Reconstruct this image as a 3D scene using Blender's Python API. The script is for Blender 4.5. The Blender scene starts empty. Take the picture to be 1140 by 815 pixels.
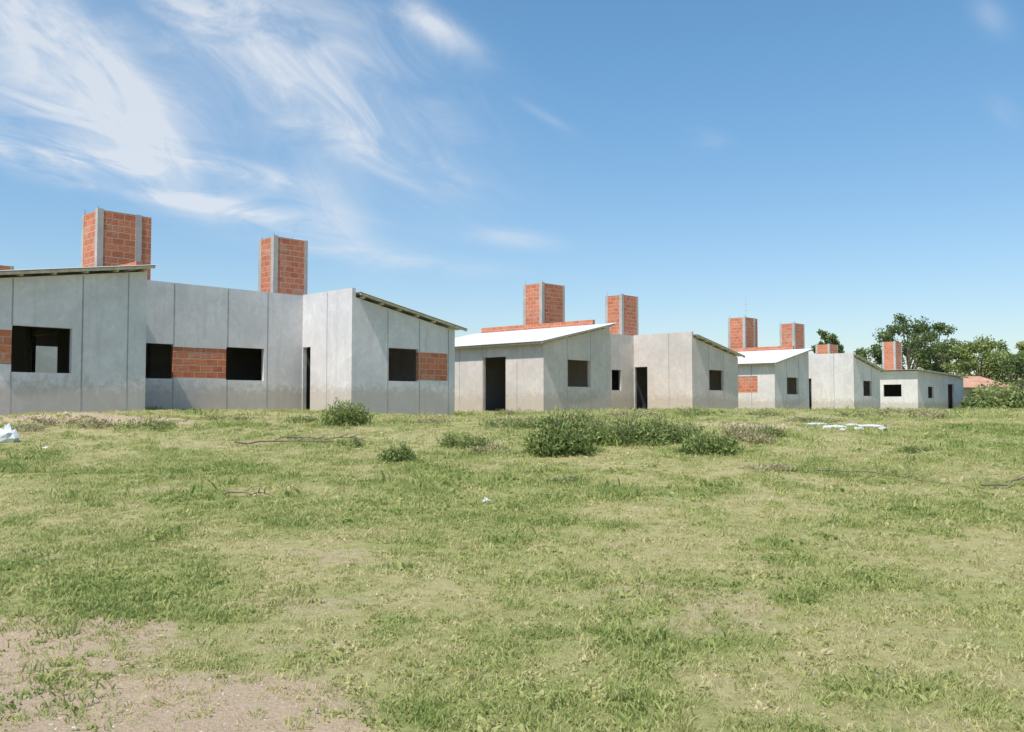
import bpy, math, random
import numpy as np
from mathutils import Vector, Matrix
random.seed(7); rng=np.random.default_rng(11)
D=bpy.data; SC=bpy.context.scene
R=math.radians

# ------------------------------------------------------------ numeric noise
def _h(ix,iy,s):
    v=np.sin(ix*127.1+iy*311.7+s*74.7)*43758.5453
    return v-np.floor(v)
def vn(x,y,s=0):
    ix=np.floor(x);iy=np.floor(y);fx=x-ix;fy=y-iy
    fx=fx*fx*(3-2*fx);fy=fy*fy*(3-2*fy)
    a=_h(ix,iy,s);b=_h(ix+1,iy,s);c=_h(ix,iy+1,s);d=_h(ix+1,iy+1,s)
    return (a*(1-fx)+b*fx)*(1-fy)+(c*(1-fx)+d*fx)*fy
def fbm(x,y,o=4,s=0):
    t=0;a=.5;n=0
    for i in range(o):
        t=t+a*vn(x,y,s+i*3);n+=a;a*=.5
        x,y=x*1.9+y*.35+5.2,y*1.9-x*.35+1.3
    return t/n
def sst(a,b,x):
    t=np.clip((x-a)/(b-a),0,1);return t*t*(3-2*t)
_ty=np.arange(-60,400,.1)
_tz=np.interp(_ty,[-60,-5,2,5,8,12,16,20,24,30,40,60,100,400],[0,0,.02,.17,.45,.85,1.17,1.38,1.42,1.36,1.30,1.15,1.0,.9])
_tz=np.convolve(np.pad(_tz,10,mode='edge'),np.ones(21)/21,mode='valid')
def ground_z(x,y):
    x=np.asarray(x,float);y=np.asarray(y,float)
    z=np.interp(y,_ty,_tz)
    z=z+.14*np.exp(-((x+10)/4.5)**2-((y-18)/4.5)**2)-.17*np.exp(-((x+1.8)/2.8)**2-((y-24)/6.5)**2)
    near=1-sst(60,120,np.hypot(x,y))
    z=z+near*(.07*(fbm(x*.33,y*.33,3,5)-.5)+.055*(fbm(x*1.4,y*1.4,3,9)-.5))
    for cx,cy,rx,ry,h in ((3.9,15.5,1.6,.8,.12),(1.6,15.2,1.5,.7,.09),(-8.0,16.6,1.3,.6,.11),(-3.7,18.4,.8,.5,.08)):
        z=z+h*np.exp(-((x-cx)/rx)**2-((y-cy)/ry)**2)
    return z
def gz(x,y): return float(ground_z(x,y))
def dirt_m(x,y):
    x=np.asarray(x,float);y=np.asarray(y,float)
    w=fbm(x*1.3,y*1.3,4,21)-.5
    m=.40*sst(.64,.80,fbm(x*.8+7,y*1.1,4,3))*(1-sst(30,60,y))
    for cx,cy,rx,ry,a in ((-2.3,4.45,1.75,.95,.95),(-2.9,5.3,1.5,.45,.7),(-1.2,6.0,.8,.3,.4),(-4.2,7.3,1.3,.25,.4),(.8,7.3,.8,.15,.25),(1.9,5.0,.4,.25,.35),
                          (2.6,6.2,.5,.2,.3),(-8.2,16.6,2.2,.7,.9),(4.2,15.6,1.4,.6,.7),(-3,21.5,6,.7,.5),(-10.5,17.3,2,.5,.6),(-1,11.5,1.2,.2,.3)):
        q=((x-cx)/rx)**2+((y-cy)/ry)**2
        m=np.maximum(m,a*(1-sst(.25,1.7,q+2.6*w)))
    return np.clip(m,0,1)
def lush_m(x,y):
    x=np.asarray(x,float);y=np.asarray(y,float)
    return np.clip(.08+sst(.38,.72,fbm(x*.7+31,y*.8,5,13))*.55+.5*sst(.46,.72,fbm(x*2.6,y*2.6,3,17)),0,1)

# ------------------------------------------------------------ materials
class NT:
    def __init__(s,name):
        s.m=D.materials.new(name);s.m.use_nodes=True;s.t=s.m.node_tree
        s.b=s.t.nodes["Principled BSDF"]
    def n(s,ty,**k):
        nd=s.t.nodes.new(ty)
        for a,v in k.items(): setattr(nd,a,v)
        return nd
    def l(s,a,b): s.t.links.new(a,b)
    def noise(s,scale,vec=None,detail=5,rough=.6,dist=0):
        n=s.n("ShaderNodeTexNoise");n.inputs["Scale"].default_value=scale;n.inputs["Detail"].default_value=detail
        n.inputs["Roughness"].default_value=rough;n.inputs["Distortion"].default_value=dist
        if vec is not None:s.l(vec,n.inputs["Vector"])
        return n.outputs["Fac"]
    def ramp(s,fac,stops):
        r=s.n("ShaderNodeValToRGB");e=r.color_ramp.elements
        while len(e)<len(stops):e.new(.5)
        for i,(p,c) in enumerate(stops):
            e[i].position=p;e[i].color=(c if isinstance(c,tuple) else (c,c,c))+(1,)
        s.l(fac,r.inputs[0]);return r.outputs[0]
    def mix(s,fac,a,b,mode='MIX'):
        m=s.n("ShaderNodeMix",data_type='RGBA',blend_type=mode)
        for sock,v in ((m.inputs[0],fac),(m.inputs[6],a),(m.inputs[7],b)):
            if isinstance(v,(int,float)): sock.default_value=v
            elif isinstance(v,tuple): sock.default_value=v+(1,)
            else: s.l(v,sock)
        return m.outputs[2]
    def bump(s,h,st,dist=.02):
        b=s.n("ShaderNodeBump");b.inputs["Strength"].default_value=st;b.inputs["Distance"].default_value=dist
        s.l(h,b.inputs["Height"]);s.l(b.outputs[0],s.b.inputs["Normal"])
    def fin(s,col,rough=.9):
        if isinstance(col,tuple): s.b.inputs["Base Color"].default_value=col+(1,)
        else: s.l(col,s.b.inputs["Base Color"])
        s.b.inputs["Roughness"].default_value=rough
        s.b.inputs["Specular IOR Level"].default_value=.25
        return s.m
def mul(c,f):return tuple(v*f for v in c)
def concrete(name,c,stain=.72,var=.12,rough_b=.25,blotch=None,base=True):
    m=NT(name);g=m.n("ShaderNodeNewGeometry").outputs["Position"]
    n1=m.noise(.8,g,6,.65,.6);n2=m.noise(7,g,5,.7)
    col=m.mix(m.ramp(n1,[(.35,0.),(.65,1.)]),mul(c,1-var),mul(c,1+var))
    col=m.mix(m.ramp(n2,[(.4,.0),(.75,.45)]),col,mul(c,.74))
    mp=m.n("ShaderNodeMapping");mp.inputs["Scale"].default_value=(5,5,.5);m.l(g,mp.inputs[0])
    n3=m.noise(1,mp.outputs[0],4,.6)
    col=m.mix(m.ramp(n3,[(.52,.0),(.74,.55)]),col,mul(c,stain))
    n6=m.noise(2.3,g,4,.6,2.0)
    col=m.mix(m.ramp(n6,[(.58,.0),(.68,.4)]),col,mul(c,1.2))
    if blotch:
        n4=m.noise(1.7,g,3,.5,1.2)
        col=m.mix(m.ramp(n4,[(.54,0.),(.62,.6)]),col,blotch)
    if base:   # soil splashed on the foot of the walls (object space height)
        tc=m.n("ShaderNodeTexCoord").outputs["Object"];sp=m.n("ShaderNodeSeparateXYZ");m.l(tc,sp.inputs[0])
        a=m.n("ShaderNodeMath",operation='MULTIPLY_ADD');m.l(n2,a.inputs[0]);a.inputs[1].default_value=-.9;m.l(sp.outputs[2],a.inputs[2])
        col=m.mix(m.ramp(a.outputs[0],[(0.,.55),(.28,.0)]),col,mul((.42,.34,.26),1.0))
    n5=m.noise(90,g,3,.6)
    col=m.mix(m.ramp(n5,[(.3,.0),(.8,.22)]),col,mul(c,.6))
    m.bump(n5,rough_b,.01)
    return m.fin(col,.93)
M={}
M['conc_a']=concrete("concrete_panel_grey",(.70,.67,.665))
M['conc_b']=concrete("concrete_panel_warm",(.645,.57,.515),blotch=(.54,.50,.48))
M['conc_c']=concrete("concrete_panel_pale",(.70,.655,.62))
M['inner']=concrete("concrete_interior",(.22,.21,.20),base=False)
M['col']=concrete("cast_concrete_column",(.48,.44,.40),.7,.18,.5,base=False)
M['joint']=concrete("panel_joint_mortar",(.38,.365,.35),.8,.25,.4,base=False)
def brick_mat():
    m=NT("hollow_red_brick");uv=m.n("ShaderNodeUVMap").outputs[0]
    b=m.n("ShaderNodeTexBrick");m.l(uv,b.inputs["Vector"])
    b.inputs["Scale"].default_value=1;b.inputs["Brick Width"].default_value=.31;b.inputs["Row Height"].default_value=.165
    b.inputs["Mortar Size"].default_value=.013;b.inputs["Mortar Smooth"].default_value=.3;b.inputs["Bias"].default_value=-.1
    b.inputs["Color1"].default_value=(.60,.19,.09,1);b.inputs["Color2"].default_value=(.43,.115,.055,1)
    b.inputs["Mortar"].default_value=(.52,.39,.31,1)
    g=m.n("ShaderNodeNewGeometry").outputs["Position"]
    n=m.noise(5,g,5,.7);n2=m.noise(1.6,g,5,.7,.8);n3=m.noise(16,g,4,.7)
    col=m.mix(m.ramp(n,[(.35,.0),(.75,.55)]),b.outputs[0],(.60,.27,.16))
    col=m.mix(m.ramp(n2,[(.55,.0),(.66,.55)]),col,(.52,.38,.30))
    col=m.mix(m.ramp(n3,[(.56,.0),(.70,.6)]),col,(.28,.09,.05))
    w=m.n("ShaderNodeTexWave",wave_type='BANDS',bands_direction='Y');w.inputs["Scale"].default_value=8;m.l(uv,w.inputs[0])
    ad=m.n("ShaderNodeMath",operation='MULTIPLY_ADD');m.l(w.outputs["Fac"],ad.inputs[0]);ad.inputs[1].default_value=.25
    inv=m.n("ShaderNodeMath",operation='SUBTRACT');inv.inputs[0].default_value=1;m.l(b.outputs["Fac"],inv.inputs[1]);m.l(inv.outputs[0],ad.inputs[2])
    m.bump(ad.outputs[0],.7,.012)
    return m.fin(col,.9)
M['brick']=brick_mat()
def simple(name,c,r=.8,var=.2,sc=6,metal=0):
    m=NT(name);g=m.n("ShaderNodeNewGeometry").outputs["Position"]
    n=m.noise(sc,g,5,.6)
    col=m.mix(m.ramp(n,[(.3,0.),(.7,1.)]),mul(c,1-var),mul(c,1+var))
    m.bump(n,.2,.01);m.b.inputs["Metallic"].default_value=metal
    return m.fin(col,r)
M['roof']=simple("white_corrugated_sheet",(.66,.67,.68),.5,.10,1.5)
M['roofside']=simple("galvanised_sheet",(.50,.50,.50),.5,.15,3)
M['wood']=simple("raw_timber",(.54,.47,.37),.85,.25,8)
M['steel']=simple("rusty_rebar",(.10,.07,.05),.7,.3,20)
M['soilfloor']=simple("earth_floor",(.22,.17,.13),.95,.2,4)
M['white']=simple("white_plastic",(.66,.67,.68),.6,.15,14)
M['tile']=simple("terracotta_roof",(.48,.27,.18),.9,.2,2)
M['ochre']=simple("ochre_plaster",(.55,.45,.28),.9,.1,1)
M['stone']=simple("pale_stone",(.50,.43,.34),.9,.25,30)
M['twig']=simple("dry_wood",(.22,.165,.12),.9,.3,30)
M['bark']=simple("bark",(.15,.12,.09),.95,.3,6)

def ground_mat():
    m=NT("dry_grass_ground");g=m.n("ShaderNodeNewGeometry").outputs["Position"]
    a=m.n("ShaderNodeAttribute",attribute_name="dirt").outputs["Fac"]
    lu=m.n("ShaderNodeAttribute",attribute_name="lush").outputs["Fac"]
    f1=m.noise(14,g,8,.75);f2=m.noise(55,g,5,.7);f3=m.noise(2.3,g,6,.65,.5);f4=m.noise(.22,g,6,.65,.6)
    straw=m.mix(m.ramp(f1,[(.35,0.),(.65,1.)]),(.35,.305,.135),(.51,.45,.225))
    green=m.mix(m.ramp(f1,[(.35,0.),(.65,1.)]),(.235,.255,.08),(.365,.375,.135))
    s=m.n("ShaderNodeMath",operation='MULTIPLY_ADD');m.l(f3,s.inputs[0]);s.inputs[1].default_value=.9;
    s2=m.n("ShaderNodeMath",operation='MULTIPLY_ADD');m.l(lu,s2.inputs[0]);s2.inputs[1].default_value=.55;s2.inputs[2].default_value=-.12
    m.l(s2.outputs[0],s.inputs[2])
    s3=m.n("ShaderNodeMath",operation='MULTIPLY_ADD');m.l(f4,s3.inputs[0]);s3.inputs[1].default_value=.5;m.l(s.outputs[0],s3.inputs[2])
    gr=m.mix(m.ramp(s3.outputs[0],[(.58,0.),(.96,1.)]),straw,green)
    dirt=m.mix(m.ramp(f2,[(.3,0.),(.7,1.)]),(.45,.32,.21),(.60,.45,.32))
    dirt=m.mix(m.ramp(f1,[(.45,0.),(.6,.6)]),dirt,(.48,.39,.24))
    d=m.n("ShaderNodeMath",operation='MULTIPLY_ADD');m.l(f1,d.inputs[0]);d.inputs[1].default_value=.9;m.l(a,d.inputs[2])
    col=m.mix(m.ramp(d.outputs[0],[(.72,0.),(1.08,1.)]),gr,dirt)
    col=m.mix(m.ramp(f2,[(.30,.5),(.48,.0)]),col,(.19,.17,.075))
    h=m.n("ShaderNodeMath",operation='ADD');m.l(f1,h.inputs[0]);m.l(f2,h.inputs[1])
    m.bump(h.outputs[0],.8,.03)
    return m.fin(col,.97)
M['ground']=ground_mat()
def grass_mat():
    m=NT("grass_blades")
    lu=m.n("ShaderNodeAttribute",attribute_name="lush",attribute_type='INSTANCER').outputs["Fac"]
    rd=m.n("ShaderNodeObjectInfo").outputs["Random"]
    s=m.n("ShaderNodeMath",operation='MULTIPLY_ADD');m.l(rd,s.inputs[0]);s.inputs[1].default_value=.6
    s2=m.n("ShaderNodeMath",operation='MULTIPLY_ADD');m.l(lu,s2.inputs[0]);s2.inputs[1].default_value=.5;s2.inputs[2].default_value=0;m.l(s2.outputs[0],s.inputs[2])
    col=m.ramp(s.outputs[0],[(.10,(.66,.57,.34)),(.36,(.55,.51,.235)),(.64,(.42,.45,.16)),(1.0,(.25,.32,.09))])
    m.l(col,m.b.inputs["Base Color"]);m.b.inputs["Roughness"].default_value=.7
    m.b.inputs["Specular IOR Level"].default_value=.2
    tr=m.n("ShaderNodeBsdfTranslucent");m.l(col,tr.inputs[0]);mx=m.n("ShaderNodeMixShader");mx.inputs[0].default_value=.35
    out=m.t.nodes["Material Output"];m.l(m.b.outputs[0],mx.inputs[1]);m.l(tr.outputs[0],mx.inputs[2]);m.l(mx.outputs[0],out.inputs[0])
    return m.m
M['grass']=grass_mat()
def leaf_mat(name,dark,light):
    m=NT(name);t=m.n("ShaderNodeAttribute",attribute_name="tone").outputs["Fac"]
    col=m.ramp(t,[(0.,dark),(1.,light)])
    m.l(col,m.b.inputs["Base Color"]);m.b.inputs["Roughness"].default_value=.65;m.b.inputs["Specular IOR Level"].default_value=.25
    tr=m.n("ShaderNodeBsdfTranslucent");m.l(col,tr.inputs[0]);mx=m.n("ShaderNodeMixShader");mx.inputs[0].default_value=.3
    out=m.t.nodes["Material Output"];m.l(m.b.outputs[0],mx.inputs[1]);m.l(tr.outputs[0],mx.inputs[2]);m.l(mx.outputs[0],out.inputs[0])
    return m.m
M['leaf']=leaf_mat("tree_leaves",(.06,.095,.035),(.22,.28,.10))
M['leafl']=leaf_mat("light_tree_leaves",(.15,.20,.06),(.38,.43,.15))
M['weed']=leaf_mat("weed_leaves",(.12,.17,.045),(.38,.44,.15))
M['dryw']=leaf_mat("dry_weed",(.30,.27,.13),(.56,.50,.28))

# ------------------------------------------------------------ mesh builder
class MB:
    def __init__(s): s.v=[];s.f=[];s.uv=[];s.mi=[];s.mats=[]
    def mat(s,k):
        if k not in s.mats:s.mats.append(k)
        return s.mats.index(k)
    def face(s,pts,uvs,k):
        i=len(s.v);s.v+=pts;s.f.append(tuple(range(i,i+len(pts))));s.uv+=uvs;s.mi.append(s.mat(k))
    def box(s,x0,x1,y0,y1,z0,z1,k,tops=None):
        t=tops or (z1,)*4
        a=(x0,y0,z0);b=(x1,y0,z0);c=(x1,y1,z0);d=(x0,y1,z0)
        e=(x0,y0,t[0]);f=(x1,y0,t[1]);g=(x1,y1,t[2]);h=(x0,y1,t[3])
        for q,ax in (((a,b,f,e),0),((c,d,h,g),0),((b,c,g,f),1),((d,a,e,h),1),((e,f,g,h),2),((d,c,b,a),2)):
            uv=[((p[0],p[2]) if ax==0 else (p[1]+.17,p[2]) if ax==1 else (p[0],p[1])) for p in q]
            s.face(list(q),uv,k)
    def wall(s,axis,a0,a1,b0,b1,zb,top,ops,k):
        br=sorted({a0,a1}|{o[0] for o in ops if a0<o[0]<a1}|{o[1] for o in ops if a0<o[1]<a1})
        def bx(p,q,z0,zt0,zt1,kk,bb0=b0,bb1=b1):
            if axis=='x': s.box(p,q,bb0,bb1,z0,0,kk,(zt0,zt1,zt1,zt0))
            else: s.box(bb0,bb1,p,q,z0,0,kk,(zt0,zt0,zt1,zt1))
        for p,q in zip(br[:-1],br[1:]):
            mid=(p+q)/2;o=[o for o in ops if o[0]<mid<o[1]]
            if not o: bx(p,q,zb,top(p),top(q),k);continue
            o=o[0]
            if o[2]>zb: bx(p,q,zb,o[2],o[2],k)
            bx(p,q,o[3],top(p),top(q),k)
            if o[4]=='brick':
                bx(p,q,o[2],o[3],o[3],'brick',b0+.012,b1-.012)
    def tube(s,pts,rad,k,n=6):
        rings=[]
        for i,p in enumerate(pts):
            p=Vector(p);d=(Vector(pts[min(i+1,len(pts)-1)])-Vector(pts[max(i-1,0)])).normalized()
            u=d.cross(Vector((0,0,1)) if abs(d.z)<.9 else Vector((1,0,0))).normalized();w=d.cross(u)
            i0=len(s.v)
            for j in range(n):
                a=2*math.pi*j/n;s.v.append(tuple(p+(u*math.cos(a)+w*math.sin(a))*rad[i]))
            rings.append(i0)
        for r0,r1 in zip(rings[:-1],rings[1:]):
            for j in range(n):
                s.f.append((r0+j,r0+(j+1)%n,r1+(j+1)%n,r1+j));s.uv+=[(0,0)]*4;s.mi.append(s.mat(k))
    def obj(s,name,parent=None,loc=None,smooth=False):
        me=D.meshes.new(name);me.from_pydata(s.v,[],s.f);me.update()
        ul=me.uv_layers.new(name="UVMap")
        ul.data.foreach_set("uv",[c for u in s.uv for c in u])
        for k in s.mats: me.materials.append(M[k])
        me.polygons.foreach_set("material_index",s.mi)
        if smooth: me.polygons.foreach_set("use_smooth",[True]*len(me.polygons))
        o=D.objects.new(name,me);SC.collection.objects.link(o)
        if parent:o.parent=parent
        if loc:o.location=loc
        return o
def empty(name,loc,rot=0):
    e=D.objects.new(name,None);SC.collection.objects.link(e);e.location=loc;e.rotation_euler=(0,0,rot);e.empty_display_size=.5
    return e
def leaves(name,cen,size,tone,matk,parent=None,loc=None,up=0.,asp=.5):
    n=len(cen);cen=np.asarray(cen);size=np.broadcast_to(size,(n,))
    d=rng.normal(size=(n,3));d[:,2]+=up;d/=np.linalg.norm(d,axis=1)[:,None]
    r=rng.normal(size=(n,3));w=np.cross(d,r);w/=np.linalg.norm(w,axis=1)[:,None]
    L=d*size[:,None];W=w*size[:,None]*asp*.5
    v=np.empty((n,4,3));v[:,0]=cen;v[:,1]=cen+L*.45+W;v[:,2]=cen+L;v[:,3]=cen+L*.45-W
    me=D.meshes.new(name);me.from_pydata(v.reshape(-1,3).tolist(),[],[(4*i,4*i+1,4*i+2,4*i+3) for i in range(n)])
    at=me.attributes.new("tone","FLOAT","POINT");at.data.foreach_set("value",np.repeat(np.clip(tone,0,1),4).astype(np.float32))
    me.materials.append(M[matk]);o=D.objects.new(name,me);SC.collection.objects.link(o)
    if parent:o.parent=parent
    if loc:o.location=loc
    return o

# ------------------------------------------------------------ ground sheet
def axis(lo,hi,st,far,gmul=1.12):
    a=list(np.arange(lo,hi+1e-6,st));s=st;x=a[-1]
    while x<far: s*=gmul;x+=s;a.append(x)
    s=st;x=a[0];b=[]
    while x>-far: s*=gmul;x-=s;b.append(x)
    return np.array(b[::-1]+a)
xs=axis(-14,14,.14,1800);ys=axis(2,28,.14,1800)
X,Y=np.meshgrid(xs,ys);Z=ground_z(X,Y)
nx,ny=len(xs),len(ys)
V=np.stack([X.ravel(),Y.ravel(),Z.ravel()],1)
ii=(np.arange(ny-1)[:,None]*nx+np.arange(nx-1)[None,:]).ravel()
F=np.stack([ii,ii+1,ii+nx+1,ii+nx],1)
me=D.meshes.new("ground");me.from_pydata(V.tolist(),[],F.tolist())
me.polygons.foreach_set("use_smooth",[True]*len(me.polygons))
for nm,fn in (("dirt",dirt_m),("lush",lush_m)):
    me.attributes.new(nm,"FLOAT","POINT").data.foreach_set("value",fn(V[:,0],V[:,1]).astype(np.float32))
me.materials.append(M['ground']);SC.collection.objects.link(D.objects.new("ground",me))

# ------------------------------------------------------------ grass
tufts=D.collections.new("grass_tufts")
def tuft(i,nb,hgt,spread,wid,lean):
    v=[];f=[]
    for b in range(nb):
        a=random.random()*6.283;r=spread*math.sqrt(random.random());x=r*math.cos(a);y=r*math.sin(a)
        h=hgt*random.uniform(.5,1.15);la=random.random()*6.283;ln=h*lean*random.uniform(.3,1.3);wa=random.random()*3.14
        w=wid*random.uniform(.7,1.3);dx=math.cos(wa)*w;dy=math.sin(wa)*w;k=len(v)
        lx=math.cos(la)*ln;ly=math.sin(la)*ln
        v+=[(x-dx,y-dy,-.005),(x+dx,y+dy,-.005),(x+lx*.4+dx*.8,y+ly*.4+dy*.8,h*.6),(x+lx*.4-dx*.8,y+ly*.4-dy*.8,h*.6),(x+lx,y+ly,h)]
        f+=[(k,k+1,k+2,k+3),(k+3,k+2,k+4)]
    m=D.meshes.new("tuft%d"%i);m.from_pydata(v,[],f);m.materials.append(M['grass'])
    tufts.objects.link(D.objects.new("tuft_%d"%i,m))
for i in range(6): tuft(i,20,.022,.060,.0022,1.4)
for i in range(6,8): tuft(i,12,.036,.045,.0026,1.0)
for i in range(8,10): tuft(i,20,.015,.050,.006,1.6)
px=[];py=[];ps=[]
for y0,y1,den,sc in ((2.2,6,740,1.0),(6,9,500,1.1),(9,13,290,1.3),(13,18,145,1.6),(18,27,50,1.9),(27,45,10,2.4)):
    hw=lambda y:y*.62+1.5
    A=(y1-y0)*(hw(y1)*2);n=int(A*den)
    x=rng.uniform(-hw(y1),hw(y1),n);y=rng.uniform(y0,y1,n)
    keep=np.abs(x)<hw(y);x=x[keep];y=y[keep]
    d=dirt_m(x,y);l=lush_m(x,y);cl=fbm(x*3.1,y*3.1,3,41)
    p=np.clip((1-.92*d)*(.42+.45*l)*(.36+1.2*cl),0,1)
    k=rng.random(len(x))<p;x=x[k];y=y[k];l=l[k]
    big=np.where(rng.random(len(x))<.03*(1+l),1.8,1.0)
    px.append(x);py.append(y);ps.append(sc*big*rng.uniform(.6,1.35,len(x))*(.8+.4*l))
px=np.concatenate(px);py=np.concatenate(py);ps=np.concatenate(ps)
RD=np.array([.69,.72]);RD/=np.linalg.norm(RD);PD=np.array([-RD[1],RD[0]])
ORG=[(-10.45,16.9),(1.05,29.9),(12.55,42.9)]
ok=np.ones(len(px),bool)
for ox,oy in ORG:
    s=(px-ox)*RD[0]+(py-oy)*RD[1];t=(px-ox)*PD[0]+(py-oy)*PD[1]
    ok&=~((s>-.05)&(s<12.8)&(t>-.03)&(t<7)&~((s>3.7)&(s<8.95)&(t<2.2)))
px,py,ps=px[ok],py[ok],ps[ok]
n=len(px);print("grass tufts",n)
me=D.meshes.new("grass");me.from_pydata(np.stack([px,py,ground_z(px,py)],1).tolist(),[],[])
me.attributes.new("scl","FLOAT","POINT").data.foreach_set("value",ps.astype(np.float32))
lu_=lush_m(px,py)+np.where(ps>1.9*np.interp(py,[0,6,9,13,18,27],[1,1.05,1.2,1.45,1.75,2.1]),.3,0)
me.attributes.new("lush","FLOAT","POINT").data.foreach_set("value",lu_.astype(np.float32))
rot=np.zeros((n,3),np.float32);rot[:,2]=rng.uniform(0,6.283,n);rot[:,:2]=rng.normal(0,.12,(n,2))
me.attributes.new("rot","FLOAT_VECTOR","POINT").data.foreach_set("vector",rot.ravel())
go=D.objects.new("grass",me);SC.collection.objects.link(go)
ng=D.node_groups.new("grass_scatter","GeometryNodeTree")
ng.interface.new_socket("Geometry",in_out='INPUT',socket_type='NodeSocketGeometry')
ng.interface.new_socket("Geometry",in_out='OUTPUT',socket_type='NodeSocketGeometry')
gi=ng.nodes.new("NodeGroupInput");gout=ng.nodes.new("NodeGroupOutput")
ci=ng.nodes.new("GeometryNodeCollectionInfo");ci.inputs["Collection"].default_value=tufts
ci.inputs["Separate Children"].default_value=True;ci.inputs["Reset Children"].default_value=True
ip=ng.nodes.new("GeometryNodeInstanceOnPoints");ip.inputs["Pick Instance"].default_value=True
def na(nm,ty):
    a=ng.nodes.new("GeometryNodeInputNamedAttribute");a.data_type=ty;a.inputs["Name"].default_value=nm
    return [o for o in a.outputs if o.enabled and o.name=="Attribute"][0]
rv=ng.nodes.new("FunctionNodeRandomValue");rv.data_type='INT'
[i for i in rv.inputs if i.name=="Max" and i.enabled][0].default_value=9
ng.links.new([o for o in rv.outputs if o.enabled][0],ip.inputs["Instance Index"])
ng.links.new(gi.outputs[0],ip.inputs["Points"]);ng.links.new(ci.outputs[0],ip.inputs["Instance"])
ng.links.new(na("rot",'FLOAT_VECTOR'),ip.inputs["Rotation"]);ng.links.new(na("scl",'FLOAT'),ip.inputs["Scale"])
ng.links.new(ip.outputs[0],gout.inputs[0])
go.modifiers.new("scatter","NODES").node_group=ng

# ------------------------------------------------------------ houses
ANG=math.atan2(RD[1],RD[0])
def corrugated(mb,x0,z0,x1,z1,y0,y1,k,amp=.012,per=.076):
    n=int((y1-y0)/per*4)
    for i in range(n):
        a=y0+(y1-y0)*i/n;b=y0+(y1-y0)*(i+1)/n
        da=amp*math.sin(i*math.pi/2);db=amp*math.sin((i+1)*math.pi/2)
        mb.face([(x0,a,z0+da),(x1,a,z1+da),(x1,b,z1+db),(x0,b,z0+db)],[(0,0)]*4,k)
def beam(mb,x0,z0,x1,z1,y0,y1,h,k):
    mb.face([(x0,y0,z0-h),(x1,y0,z1-h),(x1,y0,z1),(x0,y0,z0)],[(0,0)]*4,k)
    mb.face([(x0,y1,z0-h),(x0,y1,z0),(x1,y1,z1),(x1,y1,z1-h)],[(0,0)]*4,k)
    mb.face([(x0,y0,z0-h),(x0,y1,z0-h),(x1,y1,z1-h),(x1,y0,z1-h)],[(0,0)]*4,k)
    mb.face([(x0,y0,z0),(x1,y0,z1),(x1,y1,z1),(x0,y1,z0)],[(0,0)]*4,k)
    mb.face([(x0,y0,z0-h),(x0,y0,z0),(x0,y1,z0),(x0,y1,z0-h)],[(0,0)]*4,k)
    mb.face([(x1,y0,z1-h),(x1,y1,z1-h),(x1,y1,z1),(x1,y0,z1)],[(0,0)]*4,k)
def tower(mb,x,y,w,d,z0,z1,second=True,rebar=3):
    c=.15;t=.14
    mb.box(x,x+c,y,y+c,z0,z1+.02,'col')
    mb.box(x,x+c,y+d-c,y+d,z0,z1-.01,'col')
    mb.box(x+w-c,x+w,y+d-c,y+d,z0,z1+.01,'col')
    xe=x+w
    if second:
        xs_=x+w*.70;mb.box(xs_,xs_+.16,y-.004,y+c,z0,z1+.0,'col')
        mb.box(x+c,xs_,y+.012,y+t,z0,z1-.01,'brick');mb.box(xs_+.16,xe,y+.012,y+t,z0,z1-.02,'brick')
    else:
        mb.box(xe-c*.7,xe,y,y+c,z0,z1,'col')
        mb.box(x+c,xe-c*.7,y+.012,y+t,z0,z1-.01,'brick')
    mb.box(x+.012,x+t,y+c,y+d-c,z0,z1-.02,'brick')
    mb.box(x+c,x+w-c,y+d-t,y+d-.012,z0,z1-.03,'brick')
    mb.box(x+w-t,x+w-.012,y+t,y+d-c,z0,z1-.03,'brick')
    for cx,cy in ((x+.05,y+.05),(x+w-.08,y+d-.08),(x+.07,y+d-.06),(x+.11,y+.10))[:rebar]:
        h=random.uniform(.06,.2)
        mb.tube([(cx,cy,z1-.05),(cx+random.uniform(-.02,.02),cy,z1+h)],[.006,.006],'steel',4)
def joints(mb,axis,positions,b,zb,top,ops):
    for p in positions:
        w=random.uniform(.010,.017);segs=[(zb,top(p)-.02)]
        for o in ops:
            if o[0]-.02<p<o[1]+.02 and (o[4]!='brick' or o[0]+.05<p<o[1]-.05):
                ns=[]
                for a,c in segs:
                    if c<=o[2] or a>=o[3]: ns.append((a,c))
                    else:
                        if a<o[2]: ns.append((a,o[2]))
                        if c>o[3]: ns.append((o[3],c))
                segs=ns
        for a,c in segs:
            if axis=='x': mb.box(p-w,p+w,b-.003,b+.01,a,c,'joint')
            else: mb.box(b-.003,b+.01,p-w,p+w,a,c,'joint')
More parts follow.
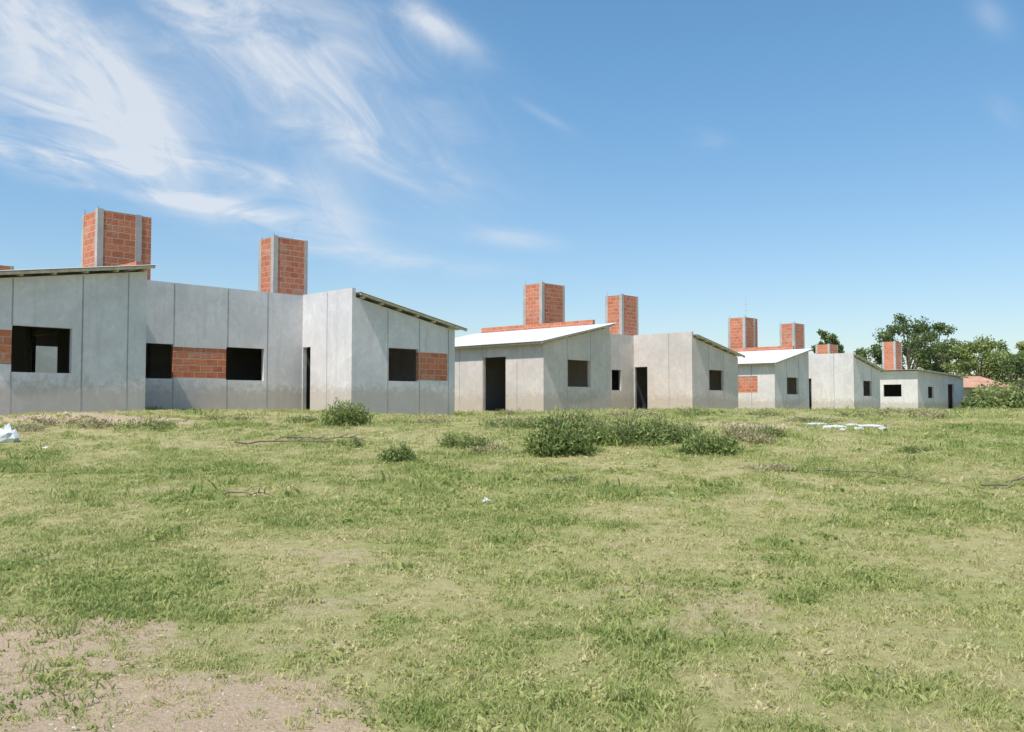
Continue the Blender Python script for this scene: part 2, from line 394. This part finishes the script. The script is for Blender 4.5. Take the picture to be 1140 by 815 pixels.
def house(idx,org,z,conc,ops,roofk,tA,tB,rec,eL,pary):
    e=empty("unfinished_concrete_house",(org[0],org[1],z),ANG)
    zb=-.6;T=.12;wl=3.6;wr=9.05;W=12.7;Dp=7.0
    sl=(3.06-eL)/wl
    topL=lambda s:eL+s*sl
    topR=lambda s:3.0-(s-wr)/(W-wr)*.70
    flat=lambda s:3.2
    mb=MB()
    fL=ops['L'];fM=ops['M'];fR=ops['R'];pl=ops['PL'];pr=ops['PR']
    mb.wall('x',0,wl,0,T,zb,topL,fL,conc)
    mb.wall('x',wl,wr,rec,rec+T,zb,flat,fM,conc)
    mb.wall('y',T,rec,wl-T,wl,zb,lambda s:3.04,[],conc)
    mb.wall('x',wr+T,W,0,T,zb,topR,fR,conc)
    mb.wall('y',0,rec,wr,wr+T,zb,lambda s:3.22,pr,conc)
    mb.wall('y',T,Dp-T,0,T,zb,lambda s:eL,pl,conc)
    mb.wall('y',T,Dp-T,W-T,W,zb,lambda s:2.30,[(3,4.2,.9,1.8,'')],conc)
    mb.wall('x',0,wl,Dp-T,Dp,zb,topL,[(2.3,3.3,.85,1.75,'')],conc)
    mb.wall('x',wl,wr,Dp-T,Dp,zb,lambda s:3.05,[(3.62,4.6,.75,1.75,''),(6.9,7.6,.85,1.75,'')],conc)
    mb.wall('x',wr,W,Dp-T,Dp,zb,lambda s:topR(max(s,wr)),[(10.3,11.3,.85,1.75,'')],conc)
    mb.obj("walls",e)
    jb=MB()
    joints(jb,'x',[p for p in ops['JL']],0,zb,topL,fL)
    joints(jb,'x',ops['JM'],rec,zb,flat,fM)
    joints(jb,'x',ops['JR'],0,zb,topR,fR)
    joints(jb,'y',[1.12],wr,zb,lambda s:3.22,pr)
    joints(jb,'y',[1.22,2.9,4.1,5.3],0,zb,lambda s:eL,pl)
    jb.obj("panel_joints",e)
    ib=MB()
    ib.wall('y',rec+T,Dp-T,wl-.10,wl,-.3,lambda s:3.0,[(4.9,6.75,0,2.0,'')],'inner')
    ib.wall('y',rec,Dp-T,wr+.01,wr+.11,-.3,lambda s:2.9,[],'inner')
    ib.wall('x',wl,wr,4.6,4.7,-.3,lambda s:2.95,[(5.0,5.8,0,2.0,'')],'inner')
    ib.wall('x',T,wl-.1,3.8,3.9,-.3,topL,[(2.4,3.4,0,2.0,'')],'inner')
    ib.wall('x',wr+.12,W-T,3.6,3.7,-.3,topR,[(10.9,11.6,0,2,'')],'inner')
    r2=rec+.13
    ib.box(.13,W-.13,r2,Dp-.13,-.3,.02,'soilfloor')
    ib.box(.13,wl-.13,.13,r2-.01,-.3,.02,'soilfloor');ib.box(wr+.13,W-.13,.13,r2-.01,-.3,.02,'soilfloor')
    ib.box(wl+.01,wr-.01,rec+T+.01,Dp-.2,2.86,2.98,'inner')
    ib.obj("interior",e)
    rb=MB()
    xa,xb=-.32,wl+.12;za=eL+.06+sl*xa;zc=eL+.06+sl*xb
    corrugated(rb,xa,za+.06,xb,zc+.06,-.22,Dp+.2,roofk)
    xc,xd=wr+T+.01,W+.36;sr=.70/(W-wr);zr=lambda s:3.0-(s-wr)*sr
    corrugated(rb,xc,zr(xc)+.13,xd,zr(xd)+.13,-.20,Dp+.2,roofk)
    rb.obj("corrugated_roof",e)
    wb=MB()
    beam(wb,xa+.03,za+.042,xb-.03,zc+.042,-.19,-.15,.055,'wood')
    beam(wb,xc+.02,zr(xc)+.112,xd-.03,zr(xd)+.112,-.17,-.13,.05,'wood')
    for s_ in np.arange(xc+.15,xd-.05,.62):
        wb.box(s_,s_+.05,-.125,Dp+.15,zr(s_)+.005,zr(s_)+.06,'wood')
    for s_ in np.arange(xa+.1,xb-.05,.62):
        wb.box(s_,s_+.05,-.145,Dp+.15,eL+.06+sl*s_-.035,eL+.06+sl*s_+.02,'wood')
    wb.obj("roof_timbers",e)
    bb=MB()
    bb.wall('y',pary,Dp-.2,wl+.14,wl+.28,2.9,lambda s:3.42+.02*math.sin(s*5),[],'brick')
    bb.wall('x',wl+.30,wr,Dp-.35,Dp-.21,2.9,lambda s:3.40,[],'brick')
    bb.obj("brick_parapet",e)
    for t in (tA,tB):
        tb=MB();tower(tb,*t[:-1],second=t[-1]);tb.obj("brick_tank_tower",e)
    return e
B='brick'
J1=dict(L=[(.0+.13,.93,.95,1.62,B),(.93,2.06,.80,1.72,'')],
        M=[(3.75,5.32,.80,1.66,''),(5.32,6.75,.83,1.60,B),(6.75,7.85,.80,1.66,'')],
        R=[(10.27,11.33,.80,1.70,''),(11.33,12.42,.84,1.62,B)],
        PL=[(3,4,0,2,'')],PR=[(1.9,2.27,-.2,1.75,'')],
        JL=[.93,2.26,3.2],JM=[5.32,6.78,7.95],JR=[10.24,11.36,12.45])
house(0,ORG[0],1.43,'conc_a',J1,'roofside',(4.12,4.1,1.40,1.05,2.8,5.15,True),(9.2,4.1,1.18,.85,2.8,5.15,False),2.3,2.52,.9)
J2=dict(L=[(1.25,2.47,.87,1.80,'')],M=[(4.6,5.8,.85,1.7,''),(7.5,8.15,.85,1.7,'')],R=[(10.35,11.5,.85,1.70,'')],
        PL=[(1.76,2.87,-.1,1.92,'')],PR=[(2.2,2.86,-.2,1.85,'')],JL=[1.22,2.5],JM=[5.0,6.2,7.4],JR=[10.3,11.5])
house(1,ORG[1],1.33,'conc_b',J2,'roof',(4.4,4.0,1.40,1.05,2.8,5.15,False),(10.1,4.3,1.25,.95,2.8,5.2,False),2.9,2.30,.9)
J3=dict(L=[(1.25,2.47,.87,1.70,'')],M=[(4.6,5.8,.85,1.7,''),(7.5,8.2,.85,1.7,'')],R=[(10.35,11.5,.85,1.70,'')],
        PL=[(.9,2.6,.95,1.75,B),(2.9,3.9,-.1,1.92,'')],PR=[(2.45,2.86,-.2,1.85,'')],JL=[1.22,2.5],JM=[5.0,6.2,7.4],JR=[10.3,11.5])
house(2,ORG[2],1.21,'conc_c',J3,'roof',(4.4,4.0,1.40,1.05,2.8,5.15,True),(10.2,4.0,1.30,.95,2.8,5.2,False),2.9,2.30,.9)
e=empty("unfinished_concrete_house",(28,62,1.13),ANG)
mb=MB();t4=lambda s:2.78-.03*s
mb.wall('x',0,9.6,0,.12,-.5,t4,[(6.1,7.4,-.1,1.95,''),(2.0,3.1,.9,1.7,'')],'conc_c')
mb.wall('y',.12,8,0,.12,-.5,lambda s:2.78,[(1.1,2.35,1.0,1.85,'')],'conc_c')
mb.wall('y',.12,8,9.48,9.6,-.5,lambda s:2.49,[],'conc_c')
mb.wall('x',.12,9.48,7.88,8,-.5,t4,[],'conc_c')
mb.obj("walls",e)
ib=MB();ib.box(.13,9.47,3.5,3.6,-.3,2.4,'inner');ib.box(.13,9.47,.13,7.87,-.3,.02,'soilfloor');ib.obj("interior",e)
rb=MB();corrugated(rb,-.4,2.86,9.95,2.55,-.3,8.3,'roof');rb.obj("corrugated_roof",e)
wb=MB();beam(wb,-.35,2.845,9.9,2.537,-.28,-.22,.07,'wood');wb.obj("roof_timbers",e)
bb=MB();bb.box(-.5,2.2,7.2,7.35,2.3,3.3,'brick');bb.box(3.5,6,4.5,4.64,2.7,3.2,'brick');bb.obj("brick_parapet",e)
for t in ((1.2,6.8,1.5,1.1,2.6,5.0),(4.6,3.2,1.3,1.0,2.6,5.2)):
    tb=MB();tower(tb,*t,second=False);tb.obj("brick_tank_tower",e)
# house of the next row, behind the first one: seen through its windows, its tower just shows over the roof
e=empty("unfinished_concrete_house",(-17.5,27,1.3),ANG)
mb=MB();mb.wall('x',0,9,0,.12,-.5,lambda s:2.6,[(6.8,7.9,.9,1.7,'')],'conc_c');mb.wall('y',.12,6,0,.12,-.5,lambda s:2.6,[],'conc_c')
mb.wall('y',.12,6,8.88,9,-.5,lambda s:2.6,[],'conc_c');mb.wall('x',.12,8.88,5.88,6,-.5,lambda s:2.6,[],'conc_c');mb.obj("walls",e)
rb=MB();corrugated(rb,-.2,2.72,9.2,2.72,-.2,6.2,'roofside');rb.obj("corrugated_roof",e)
tb=MB();tower(tb,1.0,.2,1.3,1.0,2.4,4.74,second=False,rebar=0);tb.obj("brick_tank_tower",e)
am=MB();am.tube([(14.5,55.5,1.1),(14.5,55.5,8.3)],[.03,.015],'roofside',6)
for h in (7.4,7.8): am.tube([(14.3,55.5,h),(14.7,55.5,h)],[.01,.01],'roofside',4)
am.obj("antenna_mast")

e=empty("tiled_roof_house",(40.6,81,1.0),R(4))
mb=MB();mb.wall('x',0,4.6,0,.2,-.5,lambda s:2.1,[(.9,1.7,.9,1.7,''),(2.9,3.7,-.1,1.9,'')],'ochre');mb.box(0,.2,.2,5,-.5,2.1,'ochre');mb.box(4.4,4.6,.2,5,-.5,2.1,'ochre');mb.box(.2,4.4,4.8,5,-.5,2.1,'ochre')
mb.obj("walls",e)
mb=MB();hp=[(-.4,-.4,2.1),(5,-.4,2.1),(5,5.4,2.1),(-.4,5.4,2.1),(1.6,2.5,3.2),(3.2,2.5,3.2)]
for q in ((0,1,5,4),(1,2,5),(2,3,4,5),(3,0,4)): mb.face([hp[i] for i in q],[(0,0)]*len(q),'tile')
mb.obj("tiled_roof",e)

# ------------------------------------------------------------ trees
def tree(name,x,y,h,cr,ch,seed,matk='leaf',nl=5200,ls=.30,trunk_f=.35):
    r=np.random.default_rng(seed);z0=gz(x,y)-.1
    e=empty(name,(x,y,z0))
    mb=MB();th=h*trunk_f
    mb.tube([(0,0,0),(.1,0,th*.5),(.05,.1,th),(.15,.1,h*.75)],[h*.03,h*.024,h*.02,h*.006],'bark',8)
    cl=[]
    for i in range(30):
        a=r.uniform(0,6.283);u=r.uniform(-1,1);rr=cr*math.sqrt(1-u*u)*r.uniform(.45,1.05)
        cz=h-ch/2+u*ch/2*r.uniform(.8,1.0)
        p=(rr*math.cos(a),rr*math.sin(a),cz);cl.append(p+(r.uniform(.45,1.0)*cr*.33,r.uniform(.1,.95)))
        if i%2==0:
            b=(.05,.1,th*r.uniform(.7,1.3));m_=tuple((b[k]*.5+p[k]*.5)+(0,0,.1)[k] for k in range(3))
            mb.tube([b,m_,p[:3]],[h*.010,h*.006,h*.002],'bark',5)
    mb.obj("trunk",e,smooth=True)
    C=[];T=[]
    for cx,cy,cz,rr,tn in cl:
        k=nl//len(cl);d=r.normal(size=(k,3));d/=np.linalg.norm(d,axis=1)[:,None]
        q=d*(rr*r.uniform(.25,1.15,k)[:,None]);q[:,2]*=.7
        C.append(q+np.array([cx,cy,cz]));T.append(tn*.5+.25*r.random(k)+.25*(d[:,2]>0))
    leaves("crown",np.concatenate(C),ls*r.uniform(.6,1.2,sum(map(len,C))),np.concatenate(T),matk,e,asp=.6)
    return e
def at(px_,d): return (px_-570)/1000*d
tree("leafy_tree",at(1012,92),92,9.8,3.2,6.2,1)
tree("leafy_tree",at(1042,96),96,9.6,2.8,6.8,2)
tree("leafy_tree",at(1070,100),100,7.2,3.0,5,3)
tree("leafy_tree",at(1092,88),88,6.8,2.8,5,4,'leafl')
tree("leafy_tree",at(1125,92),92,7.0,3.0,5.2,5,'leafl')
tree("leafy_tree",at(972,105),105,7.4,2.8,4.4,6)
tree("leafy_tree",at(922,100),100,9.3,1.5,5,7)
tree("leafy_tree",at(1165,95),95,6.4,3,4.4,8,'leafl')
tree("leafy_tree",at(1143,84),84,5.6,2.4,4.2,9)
def treeline():
    C=[];T=[]
    for i in range(240):
        x=rng.uniform(20,190);y=rng.uniform(125,150)
        h=rng.uniform(3.4,7)*(1 if x>45 else .8);k=110;d=rng.normal(size=(k,3));d/=np.linalg.norm(d,axis=1)[:,None]
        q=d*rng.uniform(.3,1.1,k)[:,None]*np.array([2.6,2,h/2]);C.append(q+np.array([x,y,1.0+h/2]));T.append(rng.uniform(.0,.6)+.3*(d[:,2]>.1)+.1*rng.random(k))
    C=np.concatenate(C);leaves("distant_tree_line",C,.75*rng.uniform(.6,1.2,len(C)),np.concatenate(T),'leaf',asp=.7)
treeline()
def shrub(name,x,y,rx,ry,h,n,ls,matk='weed',up=.8,seed=0,asp=.32,clumps=9,tb=.3):
    r=np.random.default_rng(seed+int(abs(x)*100));z0=gz(x,y)-.02
    e=empty(name,(x,y,z0));C=[];T=[];mb=MB()
    for i in range(clumps):
        a=r.uniform(0,6.283);rr=math.sqrt(r.random())*.8;cx=rx*rr*math.cos(a);cy=ry*rr*math.sin(a);hh=h*(1-.5*rr)*r.uniform(.6,1.15)
        k=n//clumps;d=r.normal(size=(k,3));d/=np.linalg.norm(d,axis=1)[:,None];d[:,2]=np.abs(d[:,2])
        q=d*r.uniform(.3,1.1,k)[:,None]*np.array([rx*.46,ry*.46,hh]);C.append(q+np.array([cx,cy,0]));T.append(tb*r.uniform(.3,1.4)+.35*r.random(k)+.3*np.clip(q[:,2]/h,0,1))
        for j in range(3): mb.tube([(cx*.5,cy*.5,0),(cx+r.uniform(-.1,.1)*rx,cy,hh*.6),(cx+r.uniform(-.3,.3)*rx,cy+r.uniform(-.3,.3)*ry,hh*1.02)],[.008*max(1,h),.006*max(1,h),.002],'twig',4)
    mb.obj("stems",e)
    C=np.concatenate(C);leaves("foliage",C,ls*r.uniform(.5,1.3,len(C)),np.concatenate(T),matk,e,up=up,asp=asp)
def row(py_,x_):
    u=(x_-570)/1000
    for d in np.arange(3.5,60,.05):
        if 450-(gz(u*d,d)-1.6)/d*1000<=py_: return d
    return 40
def weed(x_,py_,w,h,n=1500,ls=.06,**k):
    d=row(py_,x_);rx=w/1000*d/2*1.1;shrub("weed_bush",at(x_,d),d,rx,rx*.8,h/1000*d*1.2,n,ls,seed=int(x_),**k)
weed(627,505,64,46,7000,.085,clumps=20,tb=.2)
weed(672,492,60,28,3400,.07,clumps=14)
weed(704,494,64,34,4600,.07,clumps=14)
weed(739,494,58,30,3600,.07,tb=.25,clumps=12)
weed(790,506,60,27,4200,.075,clumps=16,tb=.2)
weed(765,490,50,20,2000,.06)
weed(642,482,80,24,2600,.06,clumps=12)
weed(600,478,60,16,1500,.06)
weed(826,492,66,22,1900,.055,matk='dryw')
weed(850,486,50,14,1100,.055)
weed(384,474,60,27,4400,.085,clumps=16,tb=.2)
weed(444,513,36,18,1900,.06)
weed(517,498,50,18,2100,.055)
weed(392,498,30,11,800,.05)
weed(165,478,66,15,1400,.06)
weed(110,476,54,11,900,.06,matk='dryw')
weed(570,476,70,12,1100,.06)
weed(630,537,54,10,900,.035)
weed(330,470,50,9,700,.06)
for x_,p,w,h in ((960,464,60,8),(1030,466,50,9),(900,470,70,7),(480,472,60,8),(250,467,60,7),(540,502,60,9),(1010,502,50,7),(860,522,60,6),(60,472,70,9),(30,480,60,8),(1000,461,70,8),(850,463,70,8),(570,463,80,9),(700,463,80,8),(775,463,60,9)):
    weed(x_,p,w,h,520,.06,matk=random.choice(['weed','dryw']))
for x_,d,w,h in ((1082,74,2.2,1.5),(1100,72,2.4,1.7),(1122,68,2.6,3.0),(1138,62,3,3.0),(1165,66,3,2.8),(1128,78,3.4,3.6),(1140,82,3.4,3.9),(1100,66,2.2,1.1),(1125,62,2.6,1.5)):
    shrub("green_shrub",at(x_,d),d,w,w*.8,h,2600,.28,seed=int(x_),clumps=16,matk='leafl' if x_%4==2 else 'leaf',up=.3,asp=.6)

# ------------------------------------------------------------ small things
def crumple(name,x,y,sx,sy,sz,seed):
    r=np.random.default_rng(seed);mb=MB();n=12;m_=7;P=[]
    for j in range(m_):
        for i in range(n):
            a=2*math.pi*i/n;ph=math.pi*.5*j/(m_-1);k=r.uniform(.72,1.15)
            P.append((sx*math.cos(a)*math.cos(ph)*k,sy*math.sin(a)*math.cos(ph)*k,sz*math.sin(ph)*k*r.uniform(.75,1.1)-.01))
    for j in range(m_-1):
        for i in range(n):
            q=[j*n+i,j*n+(i+1)%n,(j+1)*n+(i+1)%n,(j+1)*n+i];mb.face([P[t] for t in q],[(0,0)]*4,'white')
    return mb.obj(name,None,(x,y,gz(x,y)))
d=row(492,8);crumple("plastic_bag",at(7,d),d,.21,.15,.26,3)
d=row(560,541);crumple("paper_litter",at(541,d),d,.05,.04,.06,4)
d=row(499,52);crumple("paper_litter",at(52,d),d,.06,.05,.03,5)
for k,(x_,p,w,h,a_) in enumerate(((908,474,.22,.05,.1),(928,477,.20,.06,-.2),(948,475,.15,.05,.3),(968,476,.22,.05,-.1),(982,479,.10,.05,.5),(938,480,.09,.04,.9),(955,479,.08,.05,0))):
    d=row(p,x_);x0=at(x_,d);z0=gz(x0,d)+.005;mb=MB()
    P=[(-w,-h,0),(-w*.2,-h*1.1,.01),(w,-h*.8,.01),(w*.9,h,.02),(.1*w,h*.9,.03),(-w*.9,h*.8,.01)]
    mb.face([(a,b,c+.02) for a,b,c in P],[(0,0)]*6,'white');mb.face([(a,b,c) for a,b,c in P][::-1],[(0,0)]*6,'white')
    for i in range(6):
        a=P[i];b=P[(i+1)%6];mb.face([a,b,(b[0],b[1],b[2]+.02),(a[0],a[1],a[2]+.02)],[(0,0)]*4,'white')
    o=mb.obj("foam_scrap",None,(x0,d,z0));o.rotation_euler=(.08,.03,a_)
def branch(x_,p,L,ang,seed,th=.012):
    d=row(p,x_);x0=at(x_,d);r=random.Random(seed);mb=MB()
    pts=[];x,y=x0,d;a=ang
    for i in range(9):
        pts.append((x-x0,y-d,gz(x,y)-gz(x0,d)+.035+.03*r.random()));x+=math.cos(a)*L/8;y+=math.sin(a)*L/8;a+=r.uniform(-.35,.35)
    mb.tube(pts,[th*(1-.08*i) for i in range(9)],'twig',5)
    for k in (3,5,6):
        b=pts[k];aa=ang+r.choice((-1,1))*r.uniform(.5,1.0);l=L*.22
        mb.tube([b,(b[0]+math.cos(aa)*l*.5,b[1]+math.sin(aa)*l*.5,b[2]+.05),(b[0]+math.cos(aa)*l,b[1]+math.sin(aa)*l,b[2]+.06)],[th*.6,th*.45,th*.2],'twig',4)
    mb.obj("fallen_branch",None,(x0,d,gz(x0,d)))
branch(252,553,.6,-.25,1,.011);branch(262,497,1.5,.12,2,.018);branch(320,490,1.3,.15,3,.015);branch(905,527,1.6,-.1,4,.009);branch(1090,545,.9,.0,5,.013)
mb=MB()
for i in range(1300):
    if i<480: y=random.uniform(3.6,9);x=random.uniform(-.62,.62)*y
    elif i<840: x=random.gauss(-2.3,.9);y=random.gauss(4.6,.5)
    elif i<1050: x=random.gauss(-8.2,1.2);y=random.gauss(16.6,.5)
    elif i<1160: x=random.gauss(4.2,.8);y=random.gauss(15.6,.4)
    else: y=random.uniform(9,26);x=random.uniform(-.4,.6)*y
    if i<840 and random.random()>float(dirt_m(x,y))+.15: continue
    s=random.uniform(.004,.013)*(1 if i<840 else 2.6)*(1.8 if random.random()<.06 else 1);z=gz(x,y)
    k=len(mb.v);w=[random.uniform(.6,1.2)*s for _ in range(6)]
    mb.v+=[(x-w[0],y,z),(x,y-w[1],z),(x+w[2],y,z),(x,y+w[3],z),(x+s*.2,y-s*.1,z+w[4]*.8),(x,y,z-w[5]*.4)]
    for a,b in ((0,1),(1,2),(2,3),(3,0)):
        mb.f+=[(k+a,k+b,k+4),(k+b,k+a,k+5)];mb.uv+=[(0,0)]*6;mb.mi+=[mb.mat('stone')]*2
mb.obj("loose_stones")

# ------------------------------------------------------------ sky and sun
SUN=Vector((-.566,-.821,0)).normalized();EL=R(59)
sd=Vector((SUN.x*math.cos(EL),SUN.y*math.cos(EL),math.sin(EL)))
w=D.worlds.new("World");SC.world=w;w.use_nodes=True;t=w.node_tree;bg=t.nodes["Background"];bg.inputs[1].default_value=.15
N=lambda ty,**k:(lambda nd:([setattr(nd,a,v) for a,v in k.items()],nd)[1])(t.nodes.new(ty))
L=t.links.new
sky=N("ShaderNodeTexSky",sky_type='NISHITA',sun_disc=False);sky.sun_elevation=EL;sky.sun_rotation=math.atan2(sd.x,sd.y)
sky.air_density=1.0;sky.dust_density=.6;sky.ozone_density=1.6
tc=N("ShaderNodeTexCoord");sp=N("ShaderNodeSeparateXYZ");L(tc.outputs["Generated"],sp.inputs[0])
def mt(op,a,b=None,c=None):
    m=N("ShaderNodeMath",operation=op)
    for i,v in enumerate((a,b,c)):
        if v is None: continue
        if isinstance(v,(int,float)): m.inputs[i].default_value=v
        else: L(v,m.inputs[i])
    return m.outputs[0]
az=mt('ARCTAN2',sp.outputs[0],sp.outputs[1]);el=mt('ARCSINE',sp.outputs[2])
def a_e(x,y):
    u=(x-570)/1000;v=(450-y)/1000;return math.atan(u),math.atan(v*math.cos(math.atan(u)))
def group(theta,blobs,sc_al,sc_ac,lo,hi,seed,dist):
    ct,st=math.cos(R(theta)),math.sin(R(theta))
    p=mt('ADD',mt('MULTIPLY',az,ct),mt('MULTIPLY',el,-st));q=mt('ADD',mt('MULTIPLY',az,st),mt('MULTIPLY',el,ct))
    cb=N("ShaderNodeCombineXYZ");L(mt('MULTIPLY',p,sc_al),cb.inputs[0]);L(mt('MULTIPLY',q,sc_ac),cb.inputs[1]);cb.inputs[2].default_value=seed
    nz=N("ShaderNodeTexNoise");nz.inputs["Scale"].default_value=1;nz.inputs["Detail"].default_value=8;nz.inputs["Roughness"].default_value=.6;nz.inputs["Distortion"].default_value=dist
    L(cb.outputs[0],nz.inputs["Vector"])
    mr=N("ShaderNodeMapRange");mr.interpolation_type='SMOOTHSTEP';L(nz.outputs["Fac"],mr.inputs[0]);mr.inputs[1].default_value=lo;mr.inputs[2].default_value=hi
    tot=None
    for x,y,rx,ry,s in blobs:
        a,e_=a_e(x,y);p0=a*ct-e_*st;q0=a*st+e_*ct
        u=mt('MULTIPLY',mt('SUBTRACT',p,p0),1000/rx);v=mt('MULTIPLY',mt('SUBTRACT',q,q0),1000/ry)
        g=mt('MULTIPLY',mt('EXPONENT',mt('MULTIPLY',mt('ADD',mt('MULTIPLY',u,u),mt('MULTIPLY',v,v)),-1)),s)
        tot=g if tot is None else mt('ADD',tot,g)
    return mt('MULTIPLY',tot,mr.outputs[0]),tot
g1,t1=group(28,[(70,40,150,50,.6),(340,60,170,80,.62),(480,22,52,14,.85),(230,20,160,50,.45),(600,122,30,5,.35),(430,170,110,30,.35)],8,17,.30,.80,1.3,1.0)
g2,t2=group(6,[(75,172,105,14,1.2),(268,192,62,11,.85),(200,222,120,8,.8),(420,285,105,10,.5),(575,265,45,9,.4),(790,152,20,9,.22),(50,120,110,36,.6),(300,240,120,18,.45)],8,34,.31,.74,4.1,1.3)
g3,t3=group(48,[(132,118,82,30,1.1),(1125,120,18,8,.22),(1112,10,20,12,.2),(375,240,60,26,.4),(20,30,70,45,.45)],8,20,.28,.74,8.7,1.1)
soft=mt('MULTIPLY',mt('ADD',mt('ADD',t1,t3),mt('MULTIPLY',t2,.5)),.28)
cf=mt('MINIMUM',mt('ADD',mt('ADD',g1,g2),mt('ADD',g3,soft)),.80)
tr_=N("ShaderNodeValToRGB");L(mt('MULTIPLY',sp.outputs[2],2.2),tr_.inputs[0])
tr_.color_ramp.elements[0].position=.02;tr_.color_ramp.elements[0].color=(.88,.86,.88,1)
tr_.color_ramp.elements[1].position=.80;tr_.color_ramp.elements[1].color=(.74,1.05,1.12,1)
tm=N("ShaderNodeMix",data_type='RGBA',blend_type='MULTIPLY');tm.inputs[0].default_value=1;L(sky.outputs[0],tm.inputs[6]);L(tr_.outputs[0],tm.inputs[7])
mx=N("ShaderNodeMix",data_type='RGBA');L(cf,mx.inputs[0]);L(tm.outputs[2],mx.inputs[6]);mx.inputs[7].default_value=(5.3,5.55,5.9,1)
L(mx.outputs[2],bg.inputs[0])
sl=D.lights.new("sun","SUN");sl.energy=5.0;sl.angle=R(.5);sl.color=(1,.95,.89)
so=D.objects.new("sun",sl);SC.collection.objects.link(so);so.rotation_euler=sd.to_track_quat('Z','Y').to_euler()

SC.view_settings.view_transform='Standard';SC.view_settings.look='None';SC.view_settings.exposure=0
cam=D.cameras.new("camera");cam.sensor_width=36;cam.lens=36*1000/1140;cam.clip_end=6000;cam.clip_start=.05
co=D.objects.new("camera",cam);SC.collection.objects.link(co);co.location=(0,0,1.6);co.rotation_euler=(R(92.43),0,0)
SC.camera=co
